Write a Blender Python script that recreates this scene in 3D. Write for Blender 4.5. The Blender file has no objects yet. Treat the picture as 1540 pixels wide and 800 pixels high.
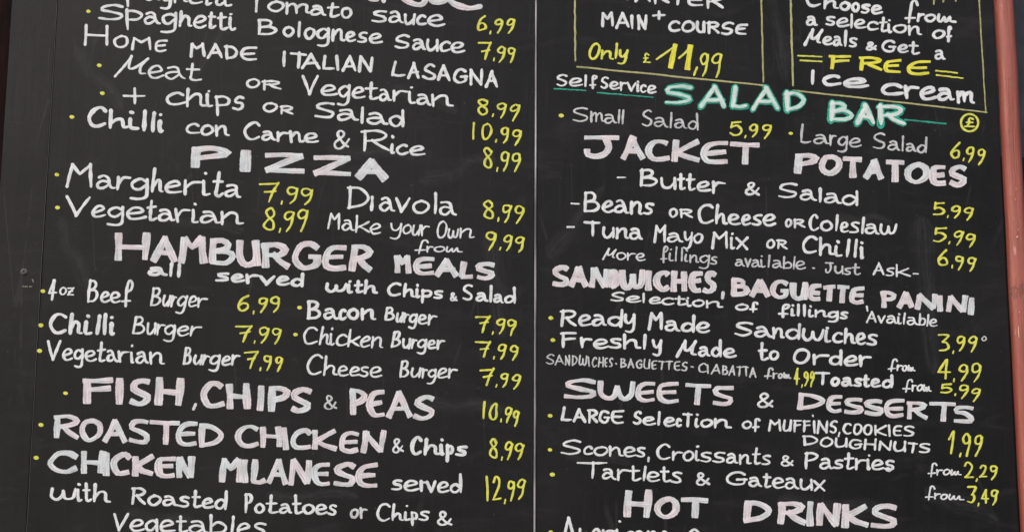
import bpy, math, random
from mathutils import Vector, Matrix, noise
R = math.radians
random.seed(7)
sc = bpy.context.scene
col = sc.collection

# ---------------------------------------------------------------- camera
W0, H0, FPX = 1540.0, 800.0, 2600.0
PITCH, ROLL = R(11.0), R(0.33)
cam_d = bpy.data.cameras.new('camera'); cam = bpy.data.objects.new('camera', cam_d); col.objects.link(cam)
cam_d.sensor_width = 36; cam_d.lens = FPX / W0 * 36; cam_d.clip_end = 200; cam_d.clip_start = .05
CAM = Vector((0.0, -2.6, 1.30))
ROT = Matrix.Rotation(PITCH, 4, 'X') @ Matrix.Rotation(R(90), 4, 'X') @ Matrix.Rotation(ROLL, 4, 'Z')
cam.matrix_world = Matrix.Translation(CAM) @ ROT
sc.camera = cam
ROT3 = ROT.to_3x3()
def B(px, py, y=0.0):
    """point of the board plane (a vertical plane at depth y) that the photograph shows at px, py"""
    d = ROT3 @ Vector(((px - W0 / 2) / FPX, -(py - H0 / 2) / FPX, -1.0))
    t = (y - CAM.y) / d.y
    p = CAM + d * t
    return p.x, p.z

# ---------------------------------------------------------------- light
SUN_EL, SUN_AZ = R(40), R(-36)          # azimuth measured from straight in front of the board
w = bpy.data.worlds.new('World'); sc.world = w; w.use_nodes = True
nt = w.node_tree; bg = nt.nodes['Background']
sky = nt.nodes.new('ShaderNodeTexSky'); sky.sky_type = 'NISHITA'; sky.sun_disc = False
sky.sun_elevation = SUN_EL; sky.sun_rotation = R(180) - SUN_AZ
sky.air_density = 1.0; sky.dust_density = 3.0; sky.ozone_density = 1.0
nt.links.new(sky.outputs[0], bg.inputs[0]); bg.inputs[1].default_value = .10
sd = bpy.data.lights.new('sun', 'SUN'); sd.energy = 1.5; sd.angle = R(14); sd.color = (1, .95, .89)
so = bpy.data.objects.new('sun', sd); col.objects.link(so)
to_sun = Vector((math.sin(SUN_AZ) * math.cos(SUN_EL), -math.cos(SUN_AZ) * math.cos(SUN_EL), math.sin(SUN_EL)))
so.rotation_euler = to_sun.to_track_quat('Z', 'Y').to_euler(); so.location = (-2, -4, 5)
sc.view_settings.view_transform = 'Standard'; sc.view_settings.look = 'None'
sc.view_settings.exposure = 0.62; sc.view_settings.gamma = 1
sc.render.engine = 'CYCLES'
sc.render.filter_size = 1.6
sc.render.resolution_x, sc.render.resolution_y = 1024, 531

# ---------------------------------------------------------------- materials
def mat(name):
    m = bpy.data.materials.new(name); m.use_nodes = True
    return m, m.node_tree, m.node_tree.nodes['Principled BSDF']
def N(t, kind, **kw):
    n = t.nodes.new(kind)
    for k, v in kw.items(): setattr(n, k, v)
    return n
def noise_tex(t, vec, scale, detail=4, rough=.55, dist=0.0):
    n = N(t, 'ShaderNodeTexNoise'); n.inputs['Scale'].default_value = scale
    n.inputs['Detail'].default_value = detail; n.inputs['Roughness'].default_value = rough
    n.inputs['Distortion'].default_value = dist
    t.links.new(vec, n.inputs['Vector']); return n.outputs['Fac']
def mapping(t, vec, scale=(1, 1, 1), rot=(0, 0, 0), loc=(0, 0, 0)):
    n = N(t, 'ShaderNodeMapping'); n.inputs['Scale'].default_value = scale
    n.inputs['Rotation'].default_value = rot; n.inputs['Location'].default_value = loc
    t.links.new(vec, n.inputs['Vector']); return n.outputs[0]
def mrange(t, v, a, b, c=0.0, d=1.0, smooth=True):
    n = N(t, 'ShaderNodeMapRange'); n.interpolation_type = 'SMOOTHSTEP' if smooth else 'LINEAR'
    for i, x in zip((1, 2, 3, 4), (a, b, c, d)): n.inputs[i].default_value = x
    t.links.new(v, n.inputs[0]); return n.outputs[0]
def math_(t, op, a, b=None):
    n = N(t, 'ShaderNodeMath', operation=op)
    for i, x in enumerate((a, b)):
        if x is None: continue
        if isinstance(x, (int, float)): n.inputs[i].default_value = x
        else: t.links.new(x, n.inputs[i])
    return n.outputs[0]
def mix(t, f, a, b):
    n = N(t, 'ShaderNodeMix', data_type='RGBA')
    if isinstance(f, (int, float)): n.inputs[0].default_value = f
    else: t.links.new(f, n.inputs[0])
    for i, x in ((6, a), (7, b)):
        if isinstance(x, tuple): n.inputs[i].default_value = (*x, 1)
        else: t.links.new(x, n.inputs[i])
    return n.outputs[2]
def bump(t, p, h, s, d=.001):
    n = N(t, 'ShaderNodeBump'); n.inputs['Strength'].default_value = s; n.inputs['Distance'].default_value = d
    t.links.new(h, n.inputs['Height']); t.links.new(n.outputs[0], p.inputs['Normal'])

def board_material(name, base, seed):
    m, t, p = mat(name)
    g = N(t, 'ShaderNodeNewGeometry').outputs['Position']
    q = mapping(t, g, loc=(seed, seed * .7, 0))
    cloud = mrange(t, noise_tex(t, q, 3.0, 5, .6), .35, .7)
    wipe = mrange(t, noise_tex(t, mapping(t, q, (30, 1, 3.2), (0, R(38), 0)), 2.2, 5, .6, .6), .42, .75)
    fine = mrange(t, noise_tex(t, mapping(t, q, (70, 1, 8), (0, R(-12), 0)), 3, 4, .7), .4, .75)
    grain = mrange(t, noise_tex(t, q, 420, 3, .7), .3, .7)
    dust = mrange(t, noise_tex(t, q, 150, 2, .5), .70, .80)
    smear = mrange(t, noise_tex(t, mapping(t, q, (5, 1, 16), (0, R(9), 0)), 1.6, 6, .68, 1.2), .50, .80)
    scr = N(t, 'ShaderNodeTexVoronoi', feature='DISTANCE_TO_EDGE'); scr.inputs['Scale'].default_value = 5
    t.links.new(mapping(t, q, (2.2, 1, .35), (0, R(57), 0)), scr.inputs['Vector'])
    scratch = math_(t, 'MULTIPLY', mrange(t, scr.outputs['Distance'], .012, .003), mrange(t, noise_tex(t, q, 9, 3, .6), .52, .62))
    lo = tuple(c * .62 for c in base); hi = tuple(c * 1.45 for c in base)
    c = mix(t, cloud, lo, hi)
    c = mix(t, math_(t, 'MULTIPLY', wipe, .28), c, tuple(x * 1.9 for x in base))
    c = mix(t, math_(t, 'MULTIPLY', fine, .14), c, tuple(x * 2.0 for x in base))
    c = mix(t, math_(t, 'MULTIPLY', grain, .25), c, tuple(x * .55 for x in base))
    c = mix(t, math_(t, 'MULTIPLY', smear, .6), c, tuple(x * 3.0 for x in base))
    c = mix(t, math_(t, 'MULTIPLY', scratch, .09), c, (.12, .115, .11))
    c = mix(t, math_(t, 'MULTIPLY', dust, .22), c, (.20, .19, .18))
    t.links.new(c, p.inputs['Base Color'])
    t.links.new(mrange(t, smear, 0, 1, .46, .58, False), p.inputs['Roughness'])
    p.inputs['Specular IOR Level'].default_value = .17
    bump(t, p, math_(t, 'ADD', math_(t, 'MULTIPLY', grain, .4), math_(t, 'MULTIPLY', wipe, .6)), .35, .0006)
    return m
M_BOARD = board_material('blackboard_paint', (.0082, .0078, .0084), 0)
M_STILE = board_material('black_stile_paint', (.0088, .0084, .0090), 5)

def ink(name, colour, tint, cover, edge=.78, streak=.5, tintamt=.6, bristle=.12):
    """paint-marker ink; UV.x runs along the stroke in pen widths, UV.y is -1..1 across it"""
    m, t, p = mat(name)
    uv = N(t, 'ShaderNodeUVMap').outputs[0]
    sep = N(t, 'ShaderNodeSeparateXYZ'); t.links.new(uv, sep.inputs[0])
    g = N(t, 'ShaderNodeNewGeometry').outputs['Position']
    v = math_(t, 'ABSOLUTE', sep.outputs[1])
    ragged = noise_tex(t, g, 420, 3, .6)
    d = math_(t, 'ADD', v, math_(t, 'MULTIPLY', math_(t, 'SUBTRACT', ragged, .5), .55))
    a_edge = mrange(t, d, 1.02, edge)
    run = mrange(t, noise_tex(t, mapping(t, uv, (.35, 2.6, 1)), 1.3, 4, .65), .30, .62)
    bris = mrange(t, noise_tex(t, mapping(t, uv, (.10, 4.5, 1), loc=(3, 1, 0)), 1.6, 3, .6), .34, .60)
    patch = mrange(t, noise_tex(t, g, 60, 4, .6), .30, .60)
    body = math_(t, 'MULTIPLY', math_(t, 'MULTIPLY', mrange(t, run, 0, 1, 1 - streak, 1, False), mrange(t, bris, 0, 1, 1 - bristle, 1, False)), mrange(t, patch, 0, 1, 1 - streak * .6, 1, False))
    alpha = math_(t, 'MULTIPLY', math_(t, 'MULTIPLY', a_edge, body), cover)
    tn = mrange(t, noise_tex(t, mapping(t, g, (1, 1, .6)), 26, 3, .6), .42, .62)
    c = mix(t, math_(t, 'MULTIPLY', tn, tintamt), colour, tint)
    t.links.new(c, p.inputs['Base Color']); t.links.new(alpha, p.inputs['Alpha'])
    p.inputs['Roughness'].default_value = .6; p.inputs['Specular IOR Level'].default_value = .3
    bump(t, p, ragged, .2, .0003)
    return m
INK = {
 'W': ink('white_marker', (.80, .815, .83), (.72, .745, .79), .97, edge=.84, streak=.30),
 'D': ink('thin_white_marker', (.74, .75, .76), (.66, .68, .73), .86, streak=.45),
 'H': ink('heading_marker', (.81, .735, .77), (.73, .79, .82), .95, edge=.9, streak=.30, tintamt=.9, bristle=.34),
 'Y': ink('yellow_marker', (.74, .76, .13), (.82, .78, .08), .97, edge=.86, streak=.34),
 'B': ink('bright_yellow_marker', (.86, .80, .07), (.78, .75, .14), .98, streak=.3, bristle=.25),
 'L': ink('pale_yellow_marker', (.52, .50, .24), (.46, .46, .20), .85, streak=.45),
 'G': ink('green_marker', (.04, .50, .35), (.02, .38, .27), .90, streak=.5),
 'C': ink('green_edged_white_marker', (.78, .82, .81), (.45, .74, .66), .95, edge=.62, streak=.3, tintamt=.6, bristle=.25),
}
def red_paint():
    m, t, p = mat('red_post_paint')
    g = N(t, 'ShaderNodeNewGeometry').outputs['Position']
    big = mrange(t, noise_tex(t, mapping(t, g, (1, 1, .3)), 14, 4, .6), .3, .7)
    grain = mrange(t, noise_tex(t, mapping(t, g, (1, 1, .035)), 260, 5, .7), .38, .66)
    chip = mrange(t, noise_tex(t, mapping(t, g, (1, 1, .5)), 48, 5, .7), .64, .67)
    spot = mrange(t, noise_tex(t, g, 90, 4, .65), .62, .74)
    pale = mrange(t, noise_tex(t, mapping(t, g, (1, 1, .35)), 75, 3, .6), .64, .72)
    c = mix(t, big, (.29, .070, .046), (.37, .108, .078))
    c = mix(t, math_(t, 'MULTIPLY', spot, .7), c, (.22, .055, .045))
    c = mix(t, math_(t, 'MULTIPLY', pale, .5), c, (.66, .38, .30))
    c = mix(t, math_(t, 'MULTIPLY', grain, .5), c, (.20, .05, .038))
    c = mix(t, math_(t, 'MULTIPLY', chip, .6), c, (.16, .06, .045))
    t.links.new(c, p.inputs['Base Color']); p.inputs['Roughness'].default_value = .42
    bump(t, p, math_(t, 'SUBTRACT', math_(t, 'ADD', big, math_(t, 'MULTIPLY', grain, .5)), chip), .5, .0015)
    return m
M_RED = red_paint()
def shaded_red():
    m, t, p = mat('shaded_red_timber')
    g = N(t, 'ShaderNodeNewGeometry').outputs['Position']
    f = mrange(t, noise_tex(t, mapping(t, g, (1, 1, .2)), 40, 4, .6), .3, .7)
    t.links.new(mix(t, f, (.003, .0015, .0015), (.014, .003, .003)), p.inputs['Base Color']); p.inputs['Roughness'].default_value = .8; p.inputs['Specular IOR Level'].default_value = .1  # red timber darkened to near black: its shadow is in the base colour
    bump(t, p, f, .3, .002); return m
M_SHADED_RED = shaded_red()
def metal(name, base, rough):
    m, t, p = mat(name)
    g = N(t, 'ShaderNodeNewGeometry').outputs['Position']
    f = mrange(t, noise_tex(t, mapping(t, g, (1, 1, .12)), 60, 5, .7), .3, .72)
    t.links.new(mix(t, f, tuple(b * .28 for b in base), base), p.inputs['Base Color'])
    p.inputs['Metallic'].default_value = .75
    t.links.new(mrange(t, f, 0, 1, rough + .15, rough, False), p.inputs['Roughness'])
    return m
M_STRIP = metal('worn_aluminium', (.40, .375, .385), .5)
M_SCREW = metal('zinc_screw', (.16, .15, .14), .6)
def wallmat():
    m, t, p = mat('dark_wall_render')
    g = N(t, 'ShaderNodeNewGeometry').outputs['Position']
    f = mrange(t, noise_tex(t, g, 18, 6, .65), .3, .7)
    t.links.new(mix(t, f, (.10, .10, .108), (.15, .147, .158)), p.inputs['Base Color']); p.inputs['Roughness'].default_value = .85
    bump(t, p, noise_tex(t, g, 220, 4, .7), .5, .003); return m
M_WALL = wallmat()
M_WALL_LOW = None
def plain(name, c, r=.7):
    m, t, p = mat(name); g = N(t, 'ShaderNodeNewGeometry').outputs['Position']
    f = noise_tex(t, g, 200, 3, .6)
    t.links.new(mix(t, f, tuple(x * .8 for x in c), c), p.inputs['Base Color']); p.inputs['Roughness'].default_value = r
    return m
M_WALL_LOW = plain('dark_lower_wall_paint', (.022, .020, .022), .8)
M_BEAD = plain('worn_seam_edge', (.065, .060, .058), .6)

# ---------------------------------------------------------------- mesh helpers
def link(name, verts, faces, m, parent=None, smooth=False, uvs=None):
    me = bpy.data.meshes.new(name); me.from_pydata(verts, [], faces); me.update()
    if uvs:
        ul = me.uv_layers.new(name='UVMap')
        for i, l in enumerate(me.loops): ul.data[i].uv = uvs[l.vertex_index]
    if smooth: me.polygons.foreach_set('use_smooth', [True] * len(me.polygons))
    me.materials.append(m)
    o = bpy.data.objects.new(name, me); col.objects.link(o)
    if parent: o.parent = parent
    return o
def rounded_bar(name, x0, x1, y0, y1, z0, z1, r, m, parent=None, seg=4, wob=0.0, nz=1):
    """upright timber with rounded long edges and slightly uneven faces"""
    ring = []
    for cx, cy, a0 in ((x1 - r, y1 - r, 0), (x0 + r, y1 - r, 90), (x0 + r, y0 + r, 180), (x1 - r, y0 + r, 270)):
        for k in range(seg + 1):
            a = R(a0 + 90 * k / seg); ring.append((cx + r * math.cos(a), cy + r * math.sin(a)))
    n = len(ring); V = []; F = []
    for j in range(nz + 1):
        z = z0 + (z1 - z0) * j / nz
        for (x, y) in ring:
            d = wob * noise.noise(Vector((x * 8, y * 8, z * 3.1))) + wob * .5 * noise.noise(Vector((x * 20, y * 20, z * 11)))
            V.append((x + d, y + d * .6, z))
    for j in range(nz):
        for i in range(n):
            k = (i + 1) % n
            F.append((j * n + i, j * n + k, (j + 1) * n + k, (j + 1) * n + i))
    F.append(tuple(range(n))[::-1]); F.append(tuple(nz * n + i for i in range(n)))
    o = link(name, V, F, m, parent, True)
    return o
def box(name, x0, x1, y0, y1, z0, z1, m, parent=None, bev=.0):
    V = [(x, y, z) for x in (x0, x1) for y in (y0, y1) for z in (z0, z1)]
    F = [(0, 1, 3, 2), (4, 6, 7, 5), (0, 4, 5, 1), (2, 3, 7, 6), (0, 2, 6, 4), (1, 5, 7, 3)]
    o = link(name, V, F, m, parent)
    if bev:
        b = o.modifiers.new('bevel', 'BEVEL'); b.width = bev; b.segments = 3
    return o
def tag(o, label, cat, group=None):
    o['label'] = label; o['category'] = cat
    if group: o['group'] = group

# ---------------------------------------------------------------- setting
xl = B(18, 0)[0]
wall = box('wall', -4, 4, .16, .36, 0, 4.2, M_WALL); wall['kind'] = 'structure'
zl = B(1535, 236, .15)[1]
low = box('lower_wall', -4, 4, .150, .1595, 0, zl, M_WALL_LOW, bev=.002); low['kind'] = 'structure'

# ---------------------------------------------------------------- the board
Z0, Z1 = 1.16, 2.60
x_left = B(6, 400 * .4)[0]; x_seam = B(87 - .0588 * 400, 400)[0]
x_mid = B(805.3, 400)[0]; x_right = B(1493 + .05 * 400, 400)[0]
x_left = B(18 - .064 * 100, 100)[0]
board = bpy.data.objects.new('menu_board', None); col.objects.link(board)
board.location = (x_mid, 0, Z0)
tag(board, 'large black menu board of two panels covered in white and yellow handwriting', 'menu board')
bpy.context.view_layer.update()
def child(o, parent=board):
    o.parent = parent
    bpy.context.view_layer.update()
    o.matrix_parent_inverse = parent.matrix_world.inverted()
    return o
TH = .018
stile = box('stile', x_left, x_seam - .0012, 0, TH, Z0, Z1, M_STILE, bev=.0012); child(stile)
stile['label'] = 'plain black side strip left of the writing'
stripw = .0021
pl = box('panel', x_seam, x_mid - stripw, 0.0004, TH, Z0, Z1, M_BOARD, bev=.0010); child(pl)
pl['label'] = 'left half listing pasta, pizza, burgers and chicken'
pr = box('panel', x_mid + stripw, x_right, 0.0002, TH, Z0, Z1, M_BOARD, bev=.0012); child(pr)
pr['label'] = 'right half listing salads, jacket potatoes, sandwiches and sweets'
strip = rounded_bar('joint_strip', x_mid - stripw + .0002, x_mid + stripw - .0002, -.0022, TH, Z0, Z1, .0016, M_STRIP, wob=.0003, nz=60); child(strip)
bead = rounded_bar('seam_bead', x_seam - .0011, x_seam - .0001, -.0005, TH, Z0, Z1, .0004, M_BEAD, seg=3, wob=.0009, nz=200); child(bead)
# screw set in a shallow cup
def screw(px, py, r, parent):
    x, z = B(px, py); V = []; F = []
    prof = [(r * 1.3, -.0001), (r * 1.15, -.0012), (r, -.0008), (r * .9, -.0016), (r * .35, -.0020), (r * .3, -.0006)]
    n = 20
    for (q, y) in prof:
        for k in range(n):
            a = 2 * math.pi * k / n; V.append((x + q * math.cos(a), y, z + q * math.sin(a)))
    for j in range(len(prof) - 1):
        for k in range(n):
            l = (k + 1) % n; F.append((j * n + k, j * n + l, (j + 1) * n + l, (j + 1) * n + k))
    F.append(tuple((len(prof) - 1) * n + k for k in range(n)))
    o = link('screw', V, F, M_SCREW, None, True); child(o, parent)
screw(36, 409, .0042, stile)

# ---------------------------------------------------------------- red post and timber at the left
px0 = B(1518.5, 400, -.010)[0]
post = rounded_bar('wooden_post', px0, px0 + .0275, -.016, .012, Z0 - .5, Z1 + .25, .009, M_RED, wob=.0016, nz=120, seg=5)
tag(post, 'weathered red painted post upright at the right edge of the menu board', 'post')
M_CHIP_HIGHLIGHT = plain('chip_highlight_tan', (.62, .42, .24), .45)  # tan for worn flakes and for the post's specular highlight, painted as patches
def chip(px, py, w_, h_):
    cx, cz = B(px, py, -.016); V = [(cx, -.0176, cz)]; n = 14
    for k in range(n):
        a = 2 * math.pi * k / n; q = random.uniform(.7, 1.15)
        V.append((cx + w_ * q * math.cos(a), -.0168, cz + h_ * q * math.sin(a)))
    o = link('chip_highlight', V, [(0, 1 + (k + 1) % n, 1 + k) for k in range(n)], M_CHIP_HIGHLIGHT, post); o.matrix_parent_inverse = post.matrix_world.inverted()
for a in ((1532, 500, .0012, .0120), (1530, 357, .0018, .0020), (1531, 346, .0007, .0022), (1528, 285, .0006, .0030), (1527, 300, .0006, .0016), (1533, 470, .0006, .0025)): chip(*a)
lp = rounded_bar('wooden_post', x_left - .075, x_left - .014, .075, .157, Z0 - .5, Z1 + .25, .006, M_SHADED_RED, wob=.001, nz=60)
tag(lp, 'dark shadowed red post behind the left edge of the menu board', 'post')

# ---------------------------------------------------------------- pen alphabet
# each glyph: strokes split by '/', leading '-' means straight pen moves; x 0..100 across, y up.
# capitals/digits y 0..100 = cap height; small letters y 0..100 = x height, 200 = ascender, -100 = descender. '@' = x in heights.
CAP = {
'A': "-0 0 48 100/-48 100 97 0/-16 36 84 34", 'B': "-10 98 8 2/4 97 50 99 72 84 60 62 12 53/12 53 70 50 95 28 68 6 4 2",
'C': "96 84 70 99 35 93 8 66 4 35 25 6 60 0 100 12", 'D': "-12 98 10 2/2 97 55 92 97 55 70 18 6 3",
'E': "100 97 50 96 18 84 5 50 14 14 48 2 98 6/-10 50 88 52", 'e_': "-10 98 8 2/-8 98 100 98/-8 52 85 52/-8 2 100 2",
'F': "-16 98 12 0/-0 96 100 100/-14 54 92 60", 'G': "92 84 66 99 30 92 6 60 8 24 40 1 80 6 92 22 92 44/-56 44 104 44",
'H': "-6 100 8 0/-94 100 92 0/-8 52 94 47", 'I': "@-0 100 2 0", 'J': "-0 99 100 96/62 97 74 50 62 12 34 0 8 10 4 30",
'K': "-8 100 10 0/-96 96 12 42/-12 46 50 22 100 2", 'L': "-18 100 4 6/4 6 50 1 100 5", 'M': "-5 0 13 98/-13 98 46 58 86 99/-86 99 95 0",
'N': "-6 0 12 100/-12 100 84 2/-86 2 94 100", 'O': "58 99 26 92 4 60 8 22 38 0 74 10 96 42 90 80 58 99 44 98",
'P': "-12 98 10 0/0 96 58 99 98 80 78 56 12 45", 'R': "-12 98 10 0/0 96 58 99 92 80 70 58 12 50/40 52 64 26 102 2",
'S': "96 90 62 100 18 88 12 66 50 50 92 32 84 8 45 0 2 10", 'T': "-0 99 100 96/-54 98 50 0", 'U': "6 100 4 40 20 6 52 0 84 18 92 60 94 100/-94 100 96 4",
'V': "-0 100 42 0/-42 0 100 100", 'W': "2 100 4 30 22 2 42 20 52 70/52 70 56 22 74 2 92 26 98 100", 'X': "-0 100 100 0/-96 100 4 0",
'Z': "-2 96 98 90/-98 90 4 10/-4 10 100 2", 'm_': "-0 -8 24 50 42 100/42 100 38 60 42 34 62 40 98 90/98 90 80 50 78 10 96 4",
'0': "55 99 20 85 6 45 20 8 52 0 86 25 95 65 80 92 55 99", '1': "-0 70 60 100/-60 100 56 0", '|': "-40 100 45 0",
'2': "4 80 30 99 70 92 78 68 46 30 2 3/-2 3 98 8", '3': "4 96 50 98 92 92 55 62 40 55/40 55 80 50 92 24 60 2 4 4",
'4': "-60 100 2 32/-2 32 98 34/-62 100 58 -2", '5': "-92 96 14 92/-14 92 12 54/12 54 60 62 94 38 78 8 40 0 2 6",
'6': "82 98 40 76 8 40 14 8 48 0 86 16 80 42 46 50 14 34", '7': "-0 94 98 98/98 98 70 50 52 -6/-30 50 88 55",
'8': "78 84 50 100 16 84 28 62 76 34 78 8 44 0 12 16 26 42 74 66 80 86", '9': "90 86 58 100 18 90 6 64 34 48 74 58 92 84/92 88 86 54 66 14 32 -20",
'&': "98 6 60 30 22 76 34 98 58 92 56 72 8 30 16 4 46 0 74 20 96 50", '+': "-0 50 100 50/-50 100 50 0", '-': "-0 50 100 48",
'£': "80 84 56 100 36 80 40 40 20 6/-0 4 100 2/-14 48 74 48", ',': "@-6 20 -4 -20", '.': "@-0 4 2 4", "'": "@-6 100 0 78", '°': "50 100 5 60 40 10 90 40 80 90 50 100",
}
LOW = {
'a': "14 92 44 101 66 84 74 40 86 6 104 0/70 54 34 60 5 38 10 8 40 2 72 32", 'b': "-10 200 6 4/8 66 50 98 94 62 78 12 6 4",
'c': "94 82 62 100 22 82 4 42 22 6 58 0 104 14", 'd': "86 66 48 92 10 66 6 24 36 0 66 12 86 50/-88 200 90 0",
'e': "8 42 60 52 90 72 66 99 28 90 4 46 22 6 60 0 104 14", 'f': "104 165 84 198 54 188 46 130 42 -38/-2 28 96 34",
'ƒ': "44 -45 42 100 50 180 76 198 98 170 84 122 44 100/-4 12 88 16",
'ɯ': "4 98 2 30 18 4 36 72 40 20 54 4 70 74 78 14 108 2",
'g': "86 78 50 98 8 66 12 22 48 8 84 50/-88 98 90 20/90 20 84 -70 50 -100 4 -86", 'h': "-10 200 6 0/8 46 44 94 74 82 80 12 106 2",
'i': "6 100 4 46 12 10 44 0 96 8/-20 184 34 181", 'ı': "@-4 100 0 0", 'l': "@-6 200 2 4", 'k': "-10 200 8 0/-94 96 12 42/-26 54 104 0",
'm': "-4 98 6 0/6 62 26 96 42 82 46 6/46 62 68 96 88 82 90 12 106 2", 'n': "-4 100 8 0/8 50 44 98 74 84 80 10 106 2",
'o': "56 100 20 84 4 44 26 4 62 2 94 40 88 82 56 100 46 99", 'p': "-6 100 12 -96/4 94 58 98 94 66 72 22 12 18",
'r': "-4 98 10 0/10 52 46 92 104 90", 's': "94 94 52 101 14 84 30 60 78 42 88 16 52 0 0 8", 't': "-38 190 34 30/34 30 40 4 66 0 104 14/-0 108 92 112",
'u': "4 100 4 40 24 2 58 8 88 58/-92 100 92 0", 'v': "-0 100 42 0/-42 0 100 104", 'w': "4 102 2 34 20 2 42 22 50 76/50 76 54 22 72 2 92 30 100 102",
'x': "-0 100 100 0/-98 106 2 0", 'y': "2 100 8 50 34 22 64 34 88 80/-94 100 90 20/90 20 80 -70 46 -100 4 -84", 'z': "-2 98 94 96/-94 96 4 4/-4 4 100 2/-20 52 80 54",
}
ALT = {'µ': 'm_', 'Ɛ': 'e_'}
def parse(s):
    out = []; ab = s.startswith('@')
    for part in s.split('/'):
        part = part.strip(); part = part.lstrip('@')
        st = False
        if part.startswith('-') and not (len(part) > 1 and False):
            st = True; part = part[1:]
        v = [float(q) for q in part.split()]
        out.append((st, [(v[i] / 100, v[i + 1] / 100) for i in range(0, len(v) - 1, 2)]))
    return ab, out
GL = {}
for k, s in CAP.items(): GL[k] = (True,) + parse(s)
for k, s in LOW.items(): GL[k] = (False,) + parse(s)
GL['µ'] = GL['m_']; GL['Ɛ'] = GL['e_']

def smooth(pts, straight, step):
    if len(pts) == 1: pts = [pts[0], (pts[0][0] + .5, pts[0][1])]
    out = []
    n = len(pts)
    for i in range(n - 1):
        p1, p2 = pts[i], pts[i + 1]
        d = math.hypot(p2[0] - p1[0], p2[1] - p1[1]); k = max(2, int(d / step))
        if straight:
            for j in range(k): t = j / k; out.append((p1[0] + (p2[0] - p1[0]) * t, p1[1] + (p2[1] - p1[1]) * t))
            continue
        p0 = pts[i - 1] if i else (2 * p1[0] - p2[0], 2 * p1[1] - p2[1])
        p3 = pts[i + 2] if i + 2 < n else (2 * p2[0] - p1[0], 2 * p2[1] - p1[1])
        for j in range(k):
            t = j / k
            out.append(tuple(.5 * (2 * p1[q] + (p2[q] - p0[q]) * t + (2 * p0[q] - 5 * p1[q] + 4 * p2[q] - p3[q]) * t * t
                       + (3 * p1[q] - p0[q] - 3 * p2[q] + p3[q]) * t ** 3) for q in (0, 1)))
    out.append(pts[-1])
    return out

class Pen:
    """collects pen strokes given in photograph pixels and lays them as thin raised ink on the board face"""
    layer = 0
    def __init__(s): s.V = []; s.F = []; s.U = []; s.k = 0
    def stroke(s, pts, wpx, straight=False, nib=.85, flat=False, lift=0.0):
        # slight bow in straight pulls
        if straight and len(pts) == 2:
            (a, b), (c, d) = pts; L = math.hypot(c - a, d - b)
            if L > wpx * 1.5:
                o = random.uniform(-.022, .022) * L
                pts = [pts[0], ((a + c) / 2 - (d - b) / L * o, (b + d) / 2 + (c - a) / L * o), pts[1]]; straight = False
        P = smooth(pts, straight, max(.7, wpx * .38))
        ph = random.uniform(0, 100); n = len(P)
        rows = []; L = 0; taper = random.uniform(.0, .38)
        T = []
        for i in range(n):
            a = P[max(0, i - 1)]; b = P[min(n - 1, i + 1)]
            dx, dy = b[0] - a[0], b[1] - a[1]; l = math.hypot(dx, dy) or 1; T.append((dx / l, dy / l))
        def half(t, i):
            v = abs(t[1]); ww = wpx * (nib + (1 - nib) * v)
            k = i / max(1, n - 1)
            tap = 1.0 if flat or n < 6 else 1 - taper * max(0, (k - .7) / .3) ** 1.5 + .06 * max(0, 1 - k / .15)
            return ww / 2 * tap * (1 + .36 * noise.noise(Vector((ph, i * .19, 0))))
        h0, h1 = half(T[0], 0), half(T[-1], n - 1)
        cap = ((1, .0), (.80, .55), (.35, .92)) if not flat else ((.42, .72), (.30, .96))
        ks = [(P[0][0] - T[0][0] * h0 * (c if not flat else c), P[0][1] - T[0][1] * h0 * c, T[0], max(.18, w_) * h0) for c, w_ in cap]
        ke = [(P[-1][0] + T[-1][0] * h1 * c, P[-1][1] + T[-1][1] * h1 * c, T[-1], max(.18, w_) * h1) for c, w_ in reversed(cap)]
        seq = ks + [(P[i][0], P[i][1], T[i], half(T[i], i)) for i in range(n)] + ke
        s.k += 1
        base = .00008 + (s.k % 24) * .00002 + lift
        hgt = .00016
        prev = None
        b0 = len(s.V)
        for (x, y, t, h) in seq:
            if prev: L += math.hypot(x - prev[0], y - prev[1])
            prev = (x, y)
            nx, ny = -t[1], t[0]
            for q, z in ((-1, 0), (-.5, .8), (0, 1), (.5, .8), (1, 0)):
                bx, bz = B(x + nx * h * q, y + ny * h * q)
                s.V.append((bx, -(base + hgt * z), bz)); s.U.append((L / wpx, q))
        for i in range(len(seq) - 1):
            for j in range(4):
                a = b0 + i * 5 + j
                s.F.append((a, a + 1, a + 6, a + 5))
    def build(s, name, m, panel, label=None):
        o = link(name, s.V, s.F, m, None, True, s.U)
        child_fast(o, panel)
        if label: o['label'] = label
        return o
PINV = {}
def child_fast(o, p):
    if p.name not in PINV:
        PINV[p.name] = (p.matrix_world.inverted())
    o.parent = p; o.matrix_parent_inverse = PINV[p.name]
bpy.context.view_layer.update()

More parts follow.
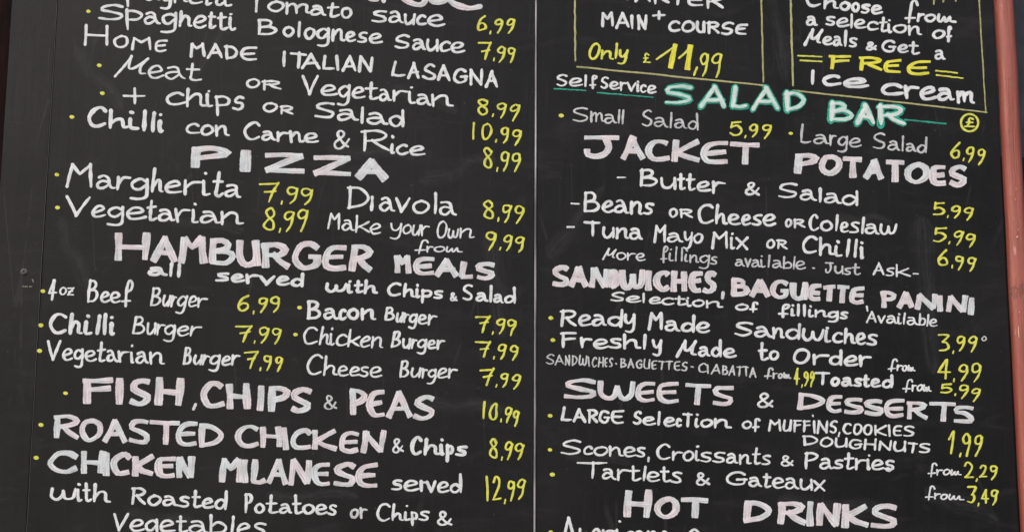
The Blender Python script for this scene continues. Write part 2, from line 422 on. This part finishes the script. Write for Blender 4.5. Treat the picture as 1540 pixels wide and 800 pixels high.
TILE = [(0, 0), (400, 0), (0, 200), (400, 200), (0, 400), (400, 400), (0, 600), (400, 600),
        (800, 0), (1140, 0), (800, 200), (1140, 200), (800, 400), (1140, 400), (800, 600), (1140, 600)]
S = 3.85
def tp(t, x, y): return TILE[t][0] + x / S, TILE[t][1] + y / S
def panel_of(x): return pl if x < 805 else pr
def glyph(pen, ch, x0, x1, yb, H, xh, wpx, slant, nib, flat, heading, lift=0.0):
    cap, ab, strokes = GL[ch]
    if cap and heading is False: pass
    inset = wpx / 2
    L, Rr = x0 + inset, max(x1 - inset, x0 + inset + .8)
    bw = Rr - L
    bot = yb - inset
    hv = random.uniform(.94, 1.07)
    Hh, xx = (H - wpx) * hv, ((xh or H) - wpx) * hv
    if ch == 'l': L += min(bw * .4, xx * .25)
    js = random.uniform(-.11, .09)
    for st, pts in strokes:
        q = []
        for (u, v) in pts:
            if cap: y = v * Hh
            elif v > 1: y = xx + (v - 1) * max(Hh - xx, xx * .35)
            elif v < 0: y = v * xx * .72
            else: y = v * xx
            x = u * (Hh if cap else xx) if ab else u * bw
            x += (slant + js * .6) * y
            q.append((L + x + random.uniform(-.033, .033) * min(xx, 24), bot - y + random.uniform(-.033, .033) * min(xx, 24)))
        am = min(xx, 26) * .085
        q = [(X + am * noise.noise(Vector((X * .075, Y_ * .075, 3.3))), Y_ + am * noise.noise(Vector((X * .075, Y_ * .075, 9.1)))) for X, Y_ in q]
        pen.stroke(q, wpx, st, nib, flat, lift)
def write(t, text, y0, y1, H, xh, w, edges, c='W', name=None, slant=0.0, nib=None, flat=None, pen=None, grow=0.0, lift=0.0):
    toks = edges.split(); L = []; E = []
    n = len(text)
    for i in range(n):
        a = toks[i].split(':'); L.append(float(a[0]))
        if len(a) > 1: E.append(float(a[1]))
        else: E.append(float(toks[i + 1].split(':')[0]) + (5 if text[i].islower() else (6 if c in 'HC' else -1)) if i + 1 < len(toks) else L[-1] + w)
    if c == 'H': grow = 3
    xa, xb = L[0], E[-1]
    heading = c in 'HC' or (c == 'B' and w > 20)
    w *= 1.0 if heading else 1.08
    if c == 'D': w *= 1.05
    nib = nib if nib is not None else (.66 if heading else .74)
    flat = flat if flat is not None else heading
    own = pen is None
    slant += {'Burger': .16, 'from': .15, 'froɯ': .15, 'your': .12, 'Chicken': .12, 'Make': .1, 'Own': .1, 'Chilli': .05, 'Beeƒ': .1, 'served': .06, 'Cheese': .08,
              'Margherita': .1, 'Chips': .06, 'µeat': .1, 'Olognese': .06, 'Carne': .05}.get(text, .035)
    if own: pen = Pen()
    for ch, l, r in zip(text, L, E):
        k = (l - xa) / max(1, xb - xa)
        yb = y0 + (y1 - y0) * k + random.uniform(-1.5, 1.5)
        X0, Y = tp(t, l - grow, yb + grow); X1, _ = tp(t, r + grow, 0)
        glyph(pen, ch, X0, X1, Y, (H + 2 * grow) / S, ((xh or H) + 2 * grow) / S, (w + 2 * grow) / S, slant, nib, flat, heading, lift)
    if own:
        x, y = tp(t, xa, y0)
        clean = text.replace('µ', 'M').replace('ı', 'i').replace('Ɛ', 'E').replace('|', '1').replace('ƒ', 'f').replace('ɯ', 'm')
        cn = {'W': 'white', 'D': 'thin white', 'H': 'broad pinkish white', 'Y': 'yellow', 'B': 'bold yellow', 'G': 'green', 'C': 'white', 'L': 'pale yellow'}[c]
        nm = name or ('heading_word' if heading else 'handwritten_word')
        if clean == '&': nm = 'ampersand'
        pen.build(nm, INK[c], panel_of(x), '%s handwriting reading %s' % (cn, clean))
    return pen
def price(t, txt, x0, x1, yt, yb, ye, w=13.5, c='Y'):
    pen = Pen(); Wd = x1 - x0; a, b = txt.split(',')
    H = yb - yt
    w1 = .33 if len(a) == 1 else .44
    if a in '7': w1 = .38
    if len(a) == 1:
        if a == '1': write(t, a, yb, yb, H, H, w, '%g:%g' % (x0, x0 + Wd * .24), c, pen=pen)
        else: write(t, a, yb, yb, H, H, w, '%g:%g' % (x0, x0 + Wd * w1), c, pen=pen)
    else:
        write(t, '|', yb, yb, H, H, w, '%g:%g' % (x0 - 6, x0 + Wd * .12), c, pen=pen)
        write(t, a[1], yb, yb, H, H, w, '%g:%g' % (x0 + Wd * .17, x0 + Wd * .42), c, pen=pen)
    write(t, ',', yb + 8, yb + 8, H * .42, H * .42, w * .72, '%g:%g' % (x0 + Wd * (w1 + .03), x0 + Wd * (w1 + .1)), c, pen=pen)
    h9 = max(min(H * .88, ye - yt - 6) * .92, 70)
    k = (w1 + .12)
    m = (1 + k) / 2
    yl = ye - (ye - yb) * .4
    write(t, b[0], yl - 8, yl - 8, h9, h9, w * .92, '%g:%g' % (x0 + Wd * k, x0 + Wd * (m - .01)), c, pen=pen)
    write(t, b[1], ye - 8, ye - 8, h9, h9, w * .92, '%g:%g' % (x0 + Wd * (m + .01), x1), c, pen=pen)
    x, y = tp(t, x0, yt)
    pen.build('price', INK[c], panel_of(x), 'yellow handwritten price %s' % txt)
def raw(t, strokes, w, c, name, label=None, straight=False, nib=.84, flat=False):
    pen = Pen()
    for s_ in strokes: pen.stroke([tp(t, *p) for p in s_], w / S, straight, nib, flat)
    x, y = tp(t, *strokes[0][0])
    return pen.build(name, INK[c], panel_of(x), label)
def bullet(t, x, y, c='Y', w=26):
    raw(t, [[(x - 3, y), (x + 3, y + 1)]], w, c, 'bullet', None)

# ---------------------------------------------------------------- rubbed-out marks on the board
INK['S'] = ink('rubbed_chalk', (.20, .195, .20), (.15, .15, .165), .10, edge=.25, streak=.95, bristle=.6)
INK['F'] = ink('old_flecks', (.36, .33, .24), (.30, .29, .26), .8, edge=.6, streak=.6)
for (x, y, a, L, wd) in ((300, 335, .2, 120, 26), (690, 255, -.3, 90, 34), (1395, 450, 1.5, 200, 40), (640, 150, .35, 80, 26), (870, 330, -.9, 110, 30),
                     (150, 120, .9, 90, 30), (1300, 330, .1, 70, 22), (700, 610, .1, 90, 26), (1260, 760, .1, 150, 30), (560, 230, .1, 120, 24), (1450, 760, .4, 90, 36),
                     (1170, 60, 1.4, 110, 24), (470, 745, .0, 120, 20), (745, 430, 1.45, 130, 34), (900, 690, .1, 80, 20), (250, 780, .2, 90, 26), (110, 380, 1.2, 90, 28)):
    pen = Pen(); dx, dy = math.cos(a) * L / 2, math.sin(a) * L / 2
    pen.stroke([(x - dx, y - dy), (x - dx * .3 + random.uniform(-5, 5), y - dy * .3 + 4), (x + dx * .4, y + dy * .4 - 4), (x + dx, y + dy)], wd, False, .9, False, -.00004)
    pen.build('wipe_mark', INK['S'], panel_of(x))
pen = Pen(); pen.stroke([tp(5, 150, 540), tp(5, 176, 546)], 5); pen.build('wipe_mark', INK['S'], pl)
pen = Pen()
for p, q in (((132, 118), (160, 120)), ((172, 119), (184, 119)), ((188, 78), (193, 92))): pen.stroke([tp(4, *p), tp(4, *q)], 2.2)
o = pen.build('paint_fleck', INK['F'], stile, 'small tan flecks below the screw')

# ---------------------------------------------------------------- writing, left panel
raw(1, [[(592, -40), (600, -4), (646, 2)], [(676, -60), (682, 8)]], 28, 'H', 'heading_word', 'broad white handwriting cut off by the top of the view')
raw(1, [[(770, -60), (790, -14), (830, 14), (880, 30), (912, 22), (930, -10)], [(965, -40), (955, 0), (985, 16), (1030, 8), (1060, -10)],
        [(1060, -60), (1058, -8), (1085, 22), (1130, 40), (1180, 50), (1240, 40)]], 40, 'H', 'heading_word', 'broad white handwriting cut off by the top of the view', nib=.7)
write(0, 'Spaghetti', -12, 52, 105, 82, 17, '560 722 830 925 1000 1085 1170 1225 1295 1345')
write(0, 'T', 78, 78, 110, 110, 17, '1430:1530')
write(1, 'omato', 78, 122, 100, 72, 17, '0 108 250 345 425 503')
write(1, 'sauce', 135, 165, 90, 72, 17, '605 703 795 865 930 1032')
write(0, 'Spaghetti', 126, 190, 108, 84, 18, '560 722 830 925 1030 1110 1195 1250 1320 1370')
write(0, 'B', 210, 210, 105, 90, 18, '1485:1608')
write(1, 'olognese', 222, 270, 100, 74, 18, '92 165 215 285 372 455 520 590 672')
write(1, 'Sauce', 290, 318, 95, 74, 17, '738 838 925 1000 1068 1148')
write(0, 'H', 268, 268, 118, 110, 17, '480:638')
write(0, 'OME', 285, 316, 80, 75, 16, '655 752 885 972')
write(0, 'MADE', 332, 370, 88, 88, 18, '1090 1197 1297 1385 1495')
write(1, 'ITALIAN', 398, 430, 97, 97, 18, '92 135:242 202 320 405 437 530 627')
write(1, 'LASAGNA', 450, 516, 98, 98, 18, '722 815 900 985 1078 1170 1265 1352')
write(0, 'µeat', 445, 482, 118, 80, 15, '662 852 945 1070 1160')
write(0, 'OR', 515, 540, 62, 62, 15, '1420 1512 1632')
write(1, 'Vegetarian', 552, 634, 115, 78, 17, '208 312 410 490 572 650 725 818 868 950 1078')
write(0, '+', 608, 608, 98, 98, 16, '712:850')
write(0, 'chips', 614, 645, 112, 84, 18, '950 1070 1190 1237 1340 1412')
write(1, 'OR', 656, 682, 62, 62, 16, '-25 75 162')
write(1, 'Salad', 693, 752, 105, 78, 18, '275 405 535 575 705 808')
write(0, 'Chilli', 745, 778, 132, 80, 24, '495 620 740 812 858 910 950')
write(0, 'con', 782, 803, 110, 72, 18, '1070 1155 1238 1325')
write(1, 'Carne', 820, 838, 118, 70, 18, '-135 -32 55 130 215 305')
write(1, '&', 865, 865, 108, 90, 15, '382:487')
write(1, 'Rice', 880, 918, 130, 70, 17, '545 718 748 822 918')
write(3, 'PIZZA', 217, 302, 150, 150, 50, '-455:-200 -147 -28:238 250:512 505 718', 'H', nib=.5)
for a in ((1, '6,99', 1212, 1445, 90, 187, 195), (1, '7,99', 1220, 1450, 240, 345, 368), (1, '8,99', 1215, 1473, 565, 667, 698),
          (1, '10,99', 1190, 1482, 710, 812, 842), (3, '8,99', 1250, 1478, 85, 210, 222), (3, '7,99', -50, 280, 288, 398, 416),
          (3, '8,99', -25, 248, 432, 565, 560), (3, '8,99', 1250, 1497, 380, 500, 522), (3, '9,99', 1265, 1503, 562, 668, 690)):
    price(*a)
for a in ((0, 513, 68), (0, 575, 380), (0, 592, 541), (0, 417, 678), (2, 330, 242), (2, 333, 432), (4, 248, 145), (4, 236, 342), (4, 230, 490),
          (4, 380, 735), (5, 195, 240), (5, 172, 396), (6, 238, 148), (6, 210, 338), (8, 170, 670), (11, 190, 3), (12, 110, 300), (12, 122, 428),
          (14, 105, 95), (14, 105, 292), (14, 118, 435), (14, 110, 768)):
    bullet(*a)
write(2, 'Margherita', 320, 386, 148, 90, 19, '375 545 665 745 868 945 1050 1165 1220 1290 1395')
write(2, 'Vegetarian', 487, 544, 128, 82, 18, '375 525 612 725 845 907 1010 1105 1152 1270 1405')
write(3, 'Dıavola', 446, 490, 135, 90, 17, '462 605 650 745 835 955 997 1102')
write(3, 'Make', 562, 598, 102, 74, 13, '352 432 508 595 662')
write(3, 'your', 585, 606, 90, 64, 12, '715 785 840 890 942')
write(3, 'Own', 612, 618, 104, 64, 12, '985 1048 1115 1200')
write(3, 'froɯ', 694, 694, 78, 42, 11, '855 925 965 1035 1132')
write(3, 'HAMBURGER', 745, 822, 168, 168, 38, '-885 -668 -510 -345 -175 -35 140 315 470 612', 'H')
write(5, 'MEALS', 54, 96, 118, 118, 32, '742 842 978 1118 1205 1330', 'H')
write(4, 'all', 62, 74, 88, 64, 21, '850 968 1015 1050')
write(5, 'served', 95, 132, 86, 62, 20, '-298 -210 -125 -40 50 140 222')
write(5, 'with', 158, 170, 88, 62, 20, '340 465 505 560 645')
write(5, 'Chips', 180, 198, 88, 60, 18, '697 785 862 892 965 1025')
write(5, '&', 206, 206, 56, 50, 13, '1062:1112')
write(5, 'Salad', 203, 230, 100, 62, 17, '1135 1205 1285 1310 1375 1447')
write(4, '4', 200, 200, 122, 110, 15, '272:332')
write(4, 'oz', 170, 180, 60, 54, 11, '340 385 427')
write(4, 'Beeƒ', 215, 222, 142, 76, 16, '498 572 632 695 765')
write(4, 'Burger', 236, 246, 115, 70, 14, '862 932 982 1015 1080 1135 1190')
write(4, 'Chilli', 397, 410, 130, 86, 23, '275 392 478 540 585 630 668')
write(4, 'Burger', 396, 418, 110, 70, 14, '760 840 900 945 1015 1092 1155')
write(4, 'Vegetarian', 547, 576, 128, 76, 16, '270 355 420 485 555 610 680 752 778 860 952')
write(4, 'Burger', 575, 582, 110, 68, 15, '1055 1110 1165 1205 1275 1332 1382')
write(5, 'Bacon', 313, 320, 118, 76, 20, '228 328 415 465 540 638')
write(5, 'Burger', 322, 350, 90, 62, 15, '680 745 790 822 875 930 985')
write(5, 'Chicken', 454, 484, 112, 74, 14, '207 300 364 395 465 540 600 675')
write(5, 'Burger', 475, 492, 97, 64, 15, '717 782 835 868 930 980 1030')
write(5, 'Cheese', 632, 650, 122, 68, 14, '225 325 408 475 540 595 668')
write(5, 'Burger', 648, 658, 110, 66, 14, '768 832 895 928 985 1045 1098')
for a in ((5, '6,99', -172, 88, 160, 264, 268), (5, '7,99', -185, 95, 335, 437, 448), (5, '7,99', -135, 100, 492, 592, 608),
          (5, '7,99', 1208, 1453, 282, 385, 397), (5, '7,99', 1208, 1466, 432, 530, 542), (5, '7,99', 1228, 1478, 592, 690, 710),
          (7, '10,99', 1253, 1472, 15, 122, 152), (7, '8,99', 1280, 1500, 228, 340, 350), (7, '12,99', 1270, 1500, 445, 590, 572)):
    price(*a)
write(4, 'FISH', 810, 820, 178, 178, 40, '460:668 672 740:882 887:1065', 'H')
write(4, ',', 822, 822, 80, 80, 14, '1118:1135', 'H', flat=False)
write(4, 'CHIPS', 830, 866, 168, 168, 38, '1160 1305:1455 1483 1545:1690 1668:1808', 'H')
write(5, '&', 832, 832, 94, 90, 12, '332:414', 'D')
write(5, 'PEAS', 874, 905, 162, 162, 34, '475 580 690 845 975', 'H')
write(6, 'ROASTED', 240, 296, 152, 152, 30, '300 458 595 735 862:1050 1015 1145 1288', 'H')
write(7, 'CHICKEN', 282, 326, 138, 138, 30, '-182 -38 95 135 258 415 538 688', 'H')
write(7, '&', 312, 312, 88, 80, 13, '722:800')
write(7, 'Chips', 326, 336, 110, 74, 22, '828 905 1000 1035 1090 1165')
write(6, 'CHICKEN', 432, 470, 142, 142, 34, '270 455 600 640 755 890 1020 1125', 'H')
write(7, 'MILANESE', 488, 522, 155, 155, 32, '-278 -140 -90 2 125 262 378 518 652', 'H')
write(7, 'served', 532, 552, 125, 72, 18, '718 790 885 925 985 1060 1140')
write(6, 'with', 592, 606, 118, 78, 18, '288 442 478 530 638')
write(6, 'Roasted', 614, 644, 110, 72, 18, '750 848 935 1030 1100 1165 1235 1317')
write(7, 'Potatoes', 662, 674, 122, 68, 17, '-130 -72 -5 72 148 208 283 355 410')
write(7, 'or', 692, 696, 80, 66, 16, '478 538 585', 'D')
write(7, 'Chips', 710, 706, 112, 62, 16, '632 722 795 835 880 942')
write(7, '&', 735, 735, 86, 80, 15, '985:1080')
write(6, 'Vegetables', 767, 795, 115, 80, 17, '645 745 835 920 1015 1085 1205 1315 1365 1455 1540')

# ---------------------------------------------------------------- writing, right panel
write(8, 'STARTER', 0, 68, 86, 86, 18, '430 508 590 695 800 895 1000 1117')
write(8, 'MAIN', 160, 186, 90, 90, 17, '395 478 567 605 672')
write(8, '+', 120, 120, 58, 58, 16, '695:778')
write(8, 'COURSE', 192, 216, 78, 78, 18, '780 862 948 1010 1090 1170 1250')
write(8, 'Only', 352, 346, 100, 60, 15, '318 392 468 495 552', 'Y', slant=.12)
write(8, '£', 370, 370, 66, 66, 10, '638:690', 'Y')
raw(8, [[(722, 345), (780, 305), (838, 262)], [(852, 338), (885, 310), (920, 268)]], 13, 'Y', 'handwritten_word', 'yellow thin upstrokes of the price 11,99')
raw(8, [[(830, 262), (802, 392)], [(918, 268), (900, 400)]], 34, 'B', 'price', 'bold yellow handwritten 11 of the price 11,99', True, .8, True)
write(8, ',99', 425, 436, 118, 118, 13, '938:955 968:1028 1040:1107', 'Y', name='price')
def rule(t, a, b, w, c, nm, lab, dbl=False):
    n = 12; P = []
    for i in range(n + 1):
        k = i / n; P.append((a[0] + (b[0] - a[0]) * k + random.uniform(-1.2, 1.2), a[1] + (b[1] - a[1]) * k + random.uniform(-1.2, 1.2)))
    ss = [P]
    if dbl: ss.append([(x + random.uniform(0, 2.2), y + random.uniform(-1, 1)) for x, y in P[1:]])
    raw(t, ss, w, c, nm, lab, nib=.9)
rule(8, (248, -20), (250, 352), 11, 'L', 'border_line', 'yellow upright border left of the starter offer', True)
rule(8, (262, 388), (1350, 497), 11, 'L', 'border_line', 'yellow sloping border under the starter offer', True)
rule(8, (1328, -20), (1340, 475), 11, 'L', 'border_line', 'yellow upright border right of the starter offer')
rule(9, (187, -20), (202, 495), 12, 'L', 'border_line', 'yellow upright border left of the ice cream offer', True)
rule(9, (205, 525), (1324, 652), 10, 'L', 'border_line', 'yellow sloping border under the ice cream offer', True)
rule(9, (1278, -20), (1318, 645), 9, 'L', 'border_line', 'yellow upright border right of the ice cream offer')
raw(9, [[(1020, -20), (1018, 25)], [(1078, -10), (1072, 14)], [(1140, -10), (1145, 8)]], 12, 'L', 'price', 'foot of a yellow price cut off by the top of the view')
write(9, 'Choose', 46, 100, 95, 62, 19, '270 372 465 535 590 650 718')
write(9, 'froɯ', 128, 145, 125, 58, 17, '840 912 958 1030 1140')
write(9, 'a', 155, 155, 66, 66, 17, '272:348')
write(9, 'selection', 155, 222, 95, 62, 16, '388 448 525 550 625 695 748 775 862 945')
write(9, 'of', 232, 240, 92, 62, 17, '1003 1085 1120')
write(9, 'µeals', 262, 285, 100, 65, 17, '262 370 430 485 520 572')
write(9, '&', 300, 300, 58, 50, 16, '618:692')
write(9, 'Get', 308, 328, 80, 60, 16, '710 802 870 935')
write(9, 'a', 354, 354, 66, 66, 16, '1018:1088')
for a, b in (((232, 325), (370, 330)), ((245, 352), (368, 358)), ((1030, 412), (1155, 424)), ((1035, 437), (1188, 455))):
    rule(9, a, b, 10, 'Y', 'rule_line', None)
write(9, 'FREE', 405, 452, 92, 92, 24, '400:550 572:725 718:835 855:1000', 'B', nib=.7)
write(9, 'Ice', 500, 532, 98, 75, 24, '300 365 480 640')
write(9, 'cream', 562, 618, 110, 88, 24, '700 838 930 1030 1140 1252')
write(8, 'Selƒ', 505, 510, 78, 54, 14, '138 210 292 328 375')
write(8, 'Service', 520, 552, 78, 56, 14, '393 445 505 548 602 622 660 718')
rule(8, (130, 515), (312, 526), 9, 'G', 'underline', 'green underline beneath Self')
rule(8, (380, 538), (702, 566), 9, 'G', 'underline', 'green underline beneath Service')
def edged(t, text, y0, y1, H, w, edges):
    st = random.getstate(); write(t, text, y0, y1, H, H, w, edges, 'G', name='lettering_outline', nib=.78, flat=False, grow=9)
    random.setstate(st); write(t, text, y0, y1, H, H, w * 1.22, edges, 'C', nib=.66, lift=.0008, flat=False)
edged(8, 'SALAD', 615, 662, 132, 25, '760:940 968:1130 1145:1250 1270:1440 1455:1590')
edged(9, 'BAR', 712, 752, 130, 27, '402 558 680 848')
rule(9, (852, 695), (1088, 718), 11, 'G', 'rule_line', 'green line trailing after the word BAR')
pen = Pen()
pen.stroke([tp(9, 1225 + 50 * math.cos(a), 712 + 50 * math.sin(a)) for a in [2 * math.pi * k / 16 + .3 for k in range(18)]], 13 / S)
write(9, '£', 742, 742, 64, 64, 12, '1192:1262', 'Y', pen=pen)
pen.build('pound_sign', INK['Y'], pr, 'yellow pound sign in a circle')
write(8, 'Small', 707, 727, 92, 64, 12, '230 332 412 488 515 530', 'D')
write(8, 'Salad', 737, 762, 102, 64, 12, '632 702 785 820 895 965', 'D')
write(11, 'Large', 64, 94, 110, 64, 13, '240 315 410 455 522 597', 'D')
write(11, 'Salad', 96, 128, 100, 60, 13, '660 745 822 850 915 980', 'D')
write(10, 'JACKET', 152, 210, 145, 145, 34, '290 508 655 800 970 1140 1328', 'H')
write(11, 'POTATOES', 244, 332, 138, 138, 36, '200 350 483 612 728 850 990 1095 1203', 'H')
write(10, '-', 290, 290, 60, 60, 13, '490:548')
write(10, 'Butter', 318, 360, 105, 72, 18, '617 738 838 888 945 1035 1118')
write(10, '&', 367, 367, 88, 80, 16, '1222:1322')
write(11, 'Salad', 384, 434, 96, 74, 17, '108 235 338 380 480 582')
write(10, '-', 440, 440, 60, 60, 12, '222:278')
write(10, 'Beans', 463, 484, 130, 84, 18, '292 400 470 560 640 704')
write(10, 'OR', 494, 508, 64, 64, 14, '788 848 937')
write(10, 'Cheese', 532, 550, 124, 78, 18, '955 1055 1130 1205 1268 1330 1410')
write(11, 'OR', 550, 562, 58, 58, 15, '152 200 278')
write(11, 'Coleslaw', 570, 600, 108, 70, 16, '290 355 432 470 525 588 612 700 802')
write(10, '-', 576, 576, 60, 60, 17, '195:250')
write(10, 'Tuna', 607, 626, 104, 74, 17, '300 402 478 560 642')
write(10, 'Mayo', 636, 645, 114, 66, 15, '700 778 870 930 992')
write(10, 'Mix', 674, 684, 104, 74, 16, '1032 1140 1175 1248')
write(10, 'OR', 672, 682, 62, 62, 14, '1355 1415 1482')
write(11, 'Chilli', 702, 738, 112, 75, 18, '248 345 440 492 535 588 615')
write(10, 'µore', 730, 750, 68, 50, 11, '405 482 545 600 655')
write(10, 'ƒillings', 742, 768, 86, 55, 11, '740 790 818 848 880 905 965 1030 1072', 'D')
write(11, 'available', 775, 798, 80, 52, 11, '-137 -80 -42 12 42 75 140 197 215 272', 'D')
raw(13, [[(318, 12), (326, 13)]], 12, 'D', 'full_stop')
write(13, 'Just', 46, 60, 72, 50, 12, '383 440 495 540 592', 'D')
write(13, 'Ask', 56, 74, 78, 58, 12, '662 738 790 877', 'W')
write(13, '-', 78, 78, 60, 60, 12, '890:932')
write(12, 'SANDWICHES', 128, 166, 132, 132, 34, '105 215 325 445 505 655 705 800 900 985 1067', 'H')
write(12, ',', 175, 175, 80, 80, 14, '1100:1115', 'H', flat=False)
write(13, 'BAGUETTE', 180, 232, 112, 112, 30, '-167 -47 65 180 283 365:455 445:532 522 620', 'H')
write(13, 'PANINI', 247, 286, 112, 112, 30, '705 798 905 1038 1082 1215 1245', 'H')
write(12, 'Selection', 208, 252, 62, 48, 14, '450 540 630 672 745 822 892 922 1000 1100')
write(12, 'of', 262, 268, 66, 46, 15, '1170 1255 1305')
write(13, 'ƒillings', 290, 314, 76, 50, 16, '110 184 214 250 287 320 400 470 522')
raw(13, [[(630, 235), (634, 260)]], 12, 'W', 'comma')
write(13, 'Available', 330, 357, 75, 52, 12, '625 690 737 803 830 857 925 970 987 1037')
write(12, 'Ready', 354, 350, 104, 74, 18, '155 262 345 430 528 600')
write(12, 'Made', 374, 402, 105, 74, 19, '665 765 858 945 1032')
write(13, 'Sandwiches', 408, 470, 98, 74, 18, '-144 -25 78 150 250 382 425 490 560 622 688')
write(12, 'Freshly', 477, 492, 98, 70, 18, '160:265 275 345 445 520 628 690 752')
write(12, 'µade', 524, 538, 108, 70, 18, '832 957 1030 1102 1182')
write(12, 'to', 550, 548, 112, 62, 18, '1305 1367 1430')
write(13, 'Order', 572, 590, 95, 72, 19, '195 305 405 492 580 657')
write(13, 'froɯ', 607, 615, 80, 42, 11, '748 797 830 862 908')
write(13, '°', 442, 442, 38, 38, 8, '1292:1328', 'D')
write(12, 'SANDWICHES', 570, 592, 62, 62, 9, '80 132 188 224 266 322 342 378 418 442 470', 'D')
write(12, '-', 592, 592, 60, 60, 9, '477:492', 'D')
write(12, 'BAGUETTES', 590, 614, 60, 60, 10, '510 552 598 642 688 727:775 770:818 818 862 902', 'D')
write(12, '-', 612, 612, 60, 60, 10, '915:940', 'D')
write(12, 'CIABATTA', 620, 648, 62, 62, 10, '955 1015 1035 1095 1138 1180:1222 1222:1262 1255 1302', 'D')
write(12, 'froɯ', 652, 657, 72, 40, 11, '1342 1390 1420 1450 1495', 'D')
write(13, 'Toasted', 692, 716, 82, 60, 19, '325:422 415 475 548 600 645 712 785')
write(13, 'froɯ', 724, 733, 76, 44, 11, '832 885 915 950 1000')
for a in ((8, '5,99', 1140, 1390, 697, 790, 803), (11, '6,99', 1108, 1318, 45, 153, 184), (11, '5,99', 1005, 1252, 395, 482, 506), (11, '5,99', 1010, 1268, 540, 634, 662),
          (11, '6,99', 1035, 1265, 675, 772, 802), (13, '3,99', 1040, 1272, 395, 496, 492), (13, '4,99', 1038, 1295, 535, 656, 667), (13, '5,99', 1050, 1290, 670, 740, 782),
          (15, '1,99', 1092, 1298, 178, 320, 325), (15, '2,29', 1190, 1388, 362, 464, 466), (15, '3,49', 1205, 1392, 500, 607, 612)):
    price(*a)
price(13, '4,99', 205, 328, 590, 690, 694, 11, 'Y')
write(12, 'SWEETS', 772, 822, 128, 128, 28, '170 380 595 718:862 878 1032 1172', 'H')
write(12, '&', 825, 825, 90, 88, 15, '1295:1402')
write(15, 'DESSERTS', 72, 152, 112, 112, 27, '212 385 490 605 722 850 985:1155 1122 1257', 'H')
write(14, 'LARGE', 132, 152, 90, 90, 17, '162 235 315 385 452 537')
write(14, 'SelecTion', 152, 178, 90, 62, 17, '580 637 714 752 828 866:932 938 968 1045 1148')
write(14, 'of', 176, 186, 78, 56, 15, '1210 1270 1318')
write(15, 'MUFFINS', 188, 202, 76, 76, 14, '55 140 198:252 255:310 318 335 412 464')
write(15, ',', 208, 208, 60, 60, 10, '466:476')
raw(15, [[(317, 94), (318, 98)]], 13, 'W', 'dot')
write(15, 'COOKIES', 206, 226, 72, 72, 14, '487 545 605 668 752 778 838 910')
write(15, 'DOUGHNUTS', 273, 322, 66, 66, 14, '255 355 440 520 605 692 780 862:925 925 1002')
write(14, 'Scones', 324, 342, 96, 64, 15, '162 290 350 440 525 600 657')
write(14, ',', 355, 355, 70, 70, 13, '668:680')
write(14, 'Croissants', 355, 388, 100, 66, 15, '718 807 867 938 968 1040 1118 1190 1268 1325 1380')
write(14, '&', 392, 392, 68, 66, 13, '1435:1517')
write(15, 'Pastries', 405, 416, 104, 70, 16, '262 350 430 492 555 626 648 725 787')
raw(15, [[(750, 405), (760, 408)]], 30, 'W', 'blot')
write(15, 'froɯ', 442, 447, 76, 42, 11, '978 1027 1065 1110 1172')
write(14, 'Tartlets', 462, 492, 98, 70, 15, '252:442 400 487 555 628 660 740 800 868')
write(14, '&', 502, 502, 78, 76, 15, '945:1033')
write(15, 'Gateaux', 504, 540, 92, 72, 16, '-191 -61 20 75 150 235 318 390')
write(15, 'froɯ', 580, 590, 88, 42, 11, '962 1015 1050 1095 1187')
write(14, 'H', 692, 692, 168, 168, 38, '525:694', 'H', nib=.7)
write(14, 'OT', 698, 698, 140, 140, 36, '705 848 1028', 'H')
write(15, 'DRINKS', 724, 766, 155, 155, 36, '-99:82 100 275 335 480 640 810', 'H')
write(14, 'Aɯericano', 838, 858, 155, 95, 17, '175 260 335 400 478 525 590 660 730 800')
write(14, 'Cappuccino', 862, 905, 115, 80, 17, '885 965 1040 1115 1190 1250 1300 1350 1400 1450 1520')
